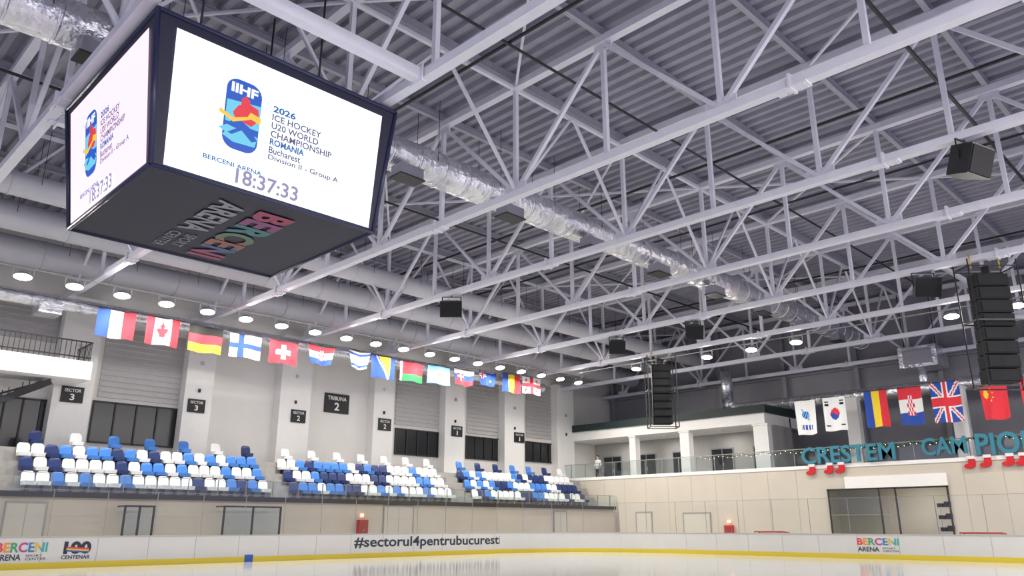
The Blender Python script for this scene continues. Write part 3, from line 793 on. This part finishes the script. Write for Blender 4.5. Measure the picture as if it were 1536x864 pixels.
def stocking(u,v):
    P=onX(u,v,50.0); m=MB(); s=0.46
    pr=[(-.35,.0),(.35,.0),(.40,-.75),(.30,-1.15),(-.25,-1.35),(-.75,-1.30),(-.95,-1.05),(-.80,-.85),(-.40,-.75)]
    def T_(a,c,x): return (x,P.y+a*s,P.z+0.35+c*s)
    f_=[T_(-a,c,50.2) for a,c in pr]; b_=[T_(-a,c,50.32) for a,c in pr]
    m.poly(f_,SR); m.poly(b_[::-1],SR)
    for i in range(len(pr)):
        j=(i+1)%len(pr); m.poly([f_[j],f_[i],b_[i],b_[j]],SR)
    m.box(50.17,50.345,P.y-.42*s,P.y+.42*s,P.z+0.25,P.z+0.42,SWt); m.cyl((50.26,P.y,P.z+0.42),(50.34,P.y,P.z+0.55),0.015,SR,5)
    m.build('christmas_stocking')
for u,v in ((1216,706),(1243,704),(1260,703),(1456,695),(1480,693),(1514,691),(1534,690)): stocking(u,v)

# ------------------------------------------------------------ spectator on balcony
SK=mat('skin',(0.55,0.33,0.25),0.6); HR=mat('hair_dark',(0.03,0.02,0.015),0.8); SH=mat('shirt_white',(0.75,0.75,0.78),0.8); TR=mat('trousers_dark',(0.03,0.03,0.05),0.8)
def person(P,yaw):
    J={'pel':(0,0,.98,.155),'wa':(0,0,1.12,.145),'ch':(0.0,0,1.32,.17),'nk0':(0,0,1.50,.09),'nk':(0.01,0,1.57,.058),'hd':(0.02,0,1.66,.085),'top':(0.02,0,1.76,.08)}
    for s,k in ((1,'l'),(-1,'r')):
        J.update({k+'hip':(0,.10*s,.90,.105),k+'kn':(0.03,.12*s,.50,.068),k+'an':(-.02,.13*s,.09,.045),k+'toe':(.16,.15*s,.04,.04),
          k+'sh':(0,.20*s,1.45,.07),k+'el':(-.02,.27*s,1.17,.048),k+'wr':(.20,.24*s,1.05,.032),k+'pa':(.27,.235*s,1.04,.036)})
    E=[('pel','wa'),('wa','ch'),('ch','nk0'),('nk0','nk'),('nk','hd'),('hd','top')]
    for k in 'lr': E+=[('pel',k+'hip'),(k+'hip',k+'kn'),(k+'kn',k+'an'),(k+'an',k+'toe'),('ch',k+'sh'),(k+'sh',k+'el'),(k+'el',k+'wr'),(k+'wr',k+'pa')]
    names=list(J); me=bpy.data.meshes.new('b'); me.from_pydata([J[k][:3] for k in names],[(names.index(a),names.index(c)) for a,c in E],[])
    o=bpy.data.objects.new('b',me); scene.collection.objects.link(o)
    o.modifiers.new('s','SKIN'); o.modifiers.new('d','SUBSURF').levels=2
    for i,k in enumerate(names): 
        sv=me.skin_vertices[0].data[i]; sv.radius=(J[k][3],J[k][3]); sv.use_root=(k=='pel')
    bpy.context.view_layer.update()
    bm=bpy.data.meshes.new_from_object(o.evaluated_get(bpy.context.evaluated_depsgraph_get())); bpy.data.objects.remove(o)
    m=MB(); V=[v.co.copy() for v in bm.vertices]; m.v=[tuple(v) for v in V]
    for p in bm.polygons:
        c=p.center
        mt=TR if c.z<.96 and not (c.x>.1 and c.z>.5) else (SK if (c.z>1.52 or c.x>.17) else SH)
        if c.z<.1: mt=BLACK
        m.f.append(tuple(p.vertices)); m.m.append(m.mi(mt)); m.sm.append(True)
    m.ball((.02,0,1.69),.10,.08,.125,SK,14,10); m.ball((.0,0,1.73),.108,.088,.11,HR,14,10)
    m.cyl((.11,0,1.71),(.145,0,1.675),.010,SK,8,r2=.018)
    for s in (1,-1):
        m.ball((.108,.032*s,1.705),.012,.014,.009,TXTW,8,6); m.ball((.118,.032*s,1.705),.006,.007,.007,HR,6,5)
        m.ball((.015,.083*s,1.69),.02,.012,.032,SK,8,6)
        for f,(dy,Ln) in enumerate(((-.028,.07),(-.010,.08),(.010,.078),(.028,.06))):
            b0=Vector((.29,(.235*s)+dy,1.04)); b1=b0+Vector((Ln*.55,0,-.008)); b2=b1+Vector((Ln*.4,0,-.03))
            m.cyl(b0,b1,.0095,SK,6); m.cyl(b1,b2,.0088,SK,6,r2=.007)
        b0=Vector((.25,.235*s-.03*s,1.045)); b1=b0+Vector((.035,-.03*s,-.005)); m.cyl(b0,b1,.011,SK,6); m.cyl(b1,b1+Vector((.03,-.005*s,-.01)),.0095,SK,6,r2=.008)
    m.box(.112,.118,-.025,.025,1.632,1.638,mat('lips',(0.4,0.12,0.1),0.6))
    o=m.build('spectator'); o.location=P; o.rotation_euler=(0,0,yaw); o.scale=(1.15,1.15,1.15)
q=onX(897,700,51.1); person((51.1,q.y,5.0),math.pi)

# ------------------------------------------------------------ world
w=bpy.data.worlds.new('world'); scene.world=w; w.use_nodes=True
w.node_tree.nodes['Background'].inputs[0].default_value=(0.74,0.72,1.0,1); w.node_tree.nodes['Background'].inputs[1].default_value=0.9
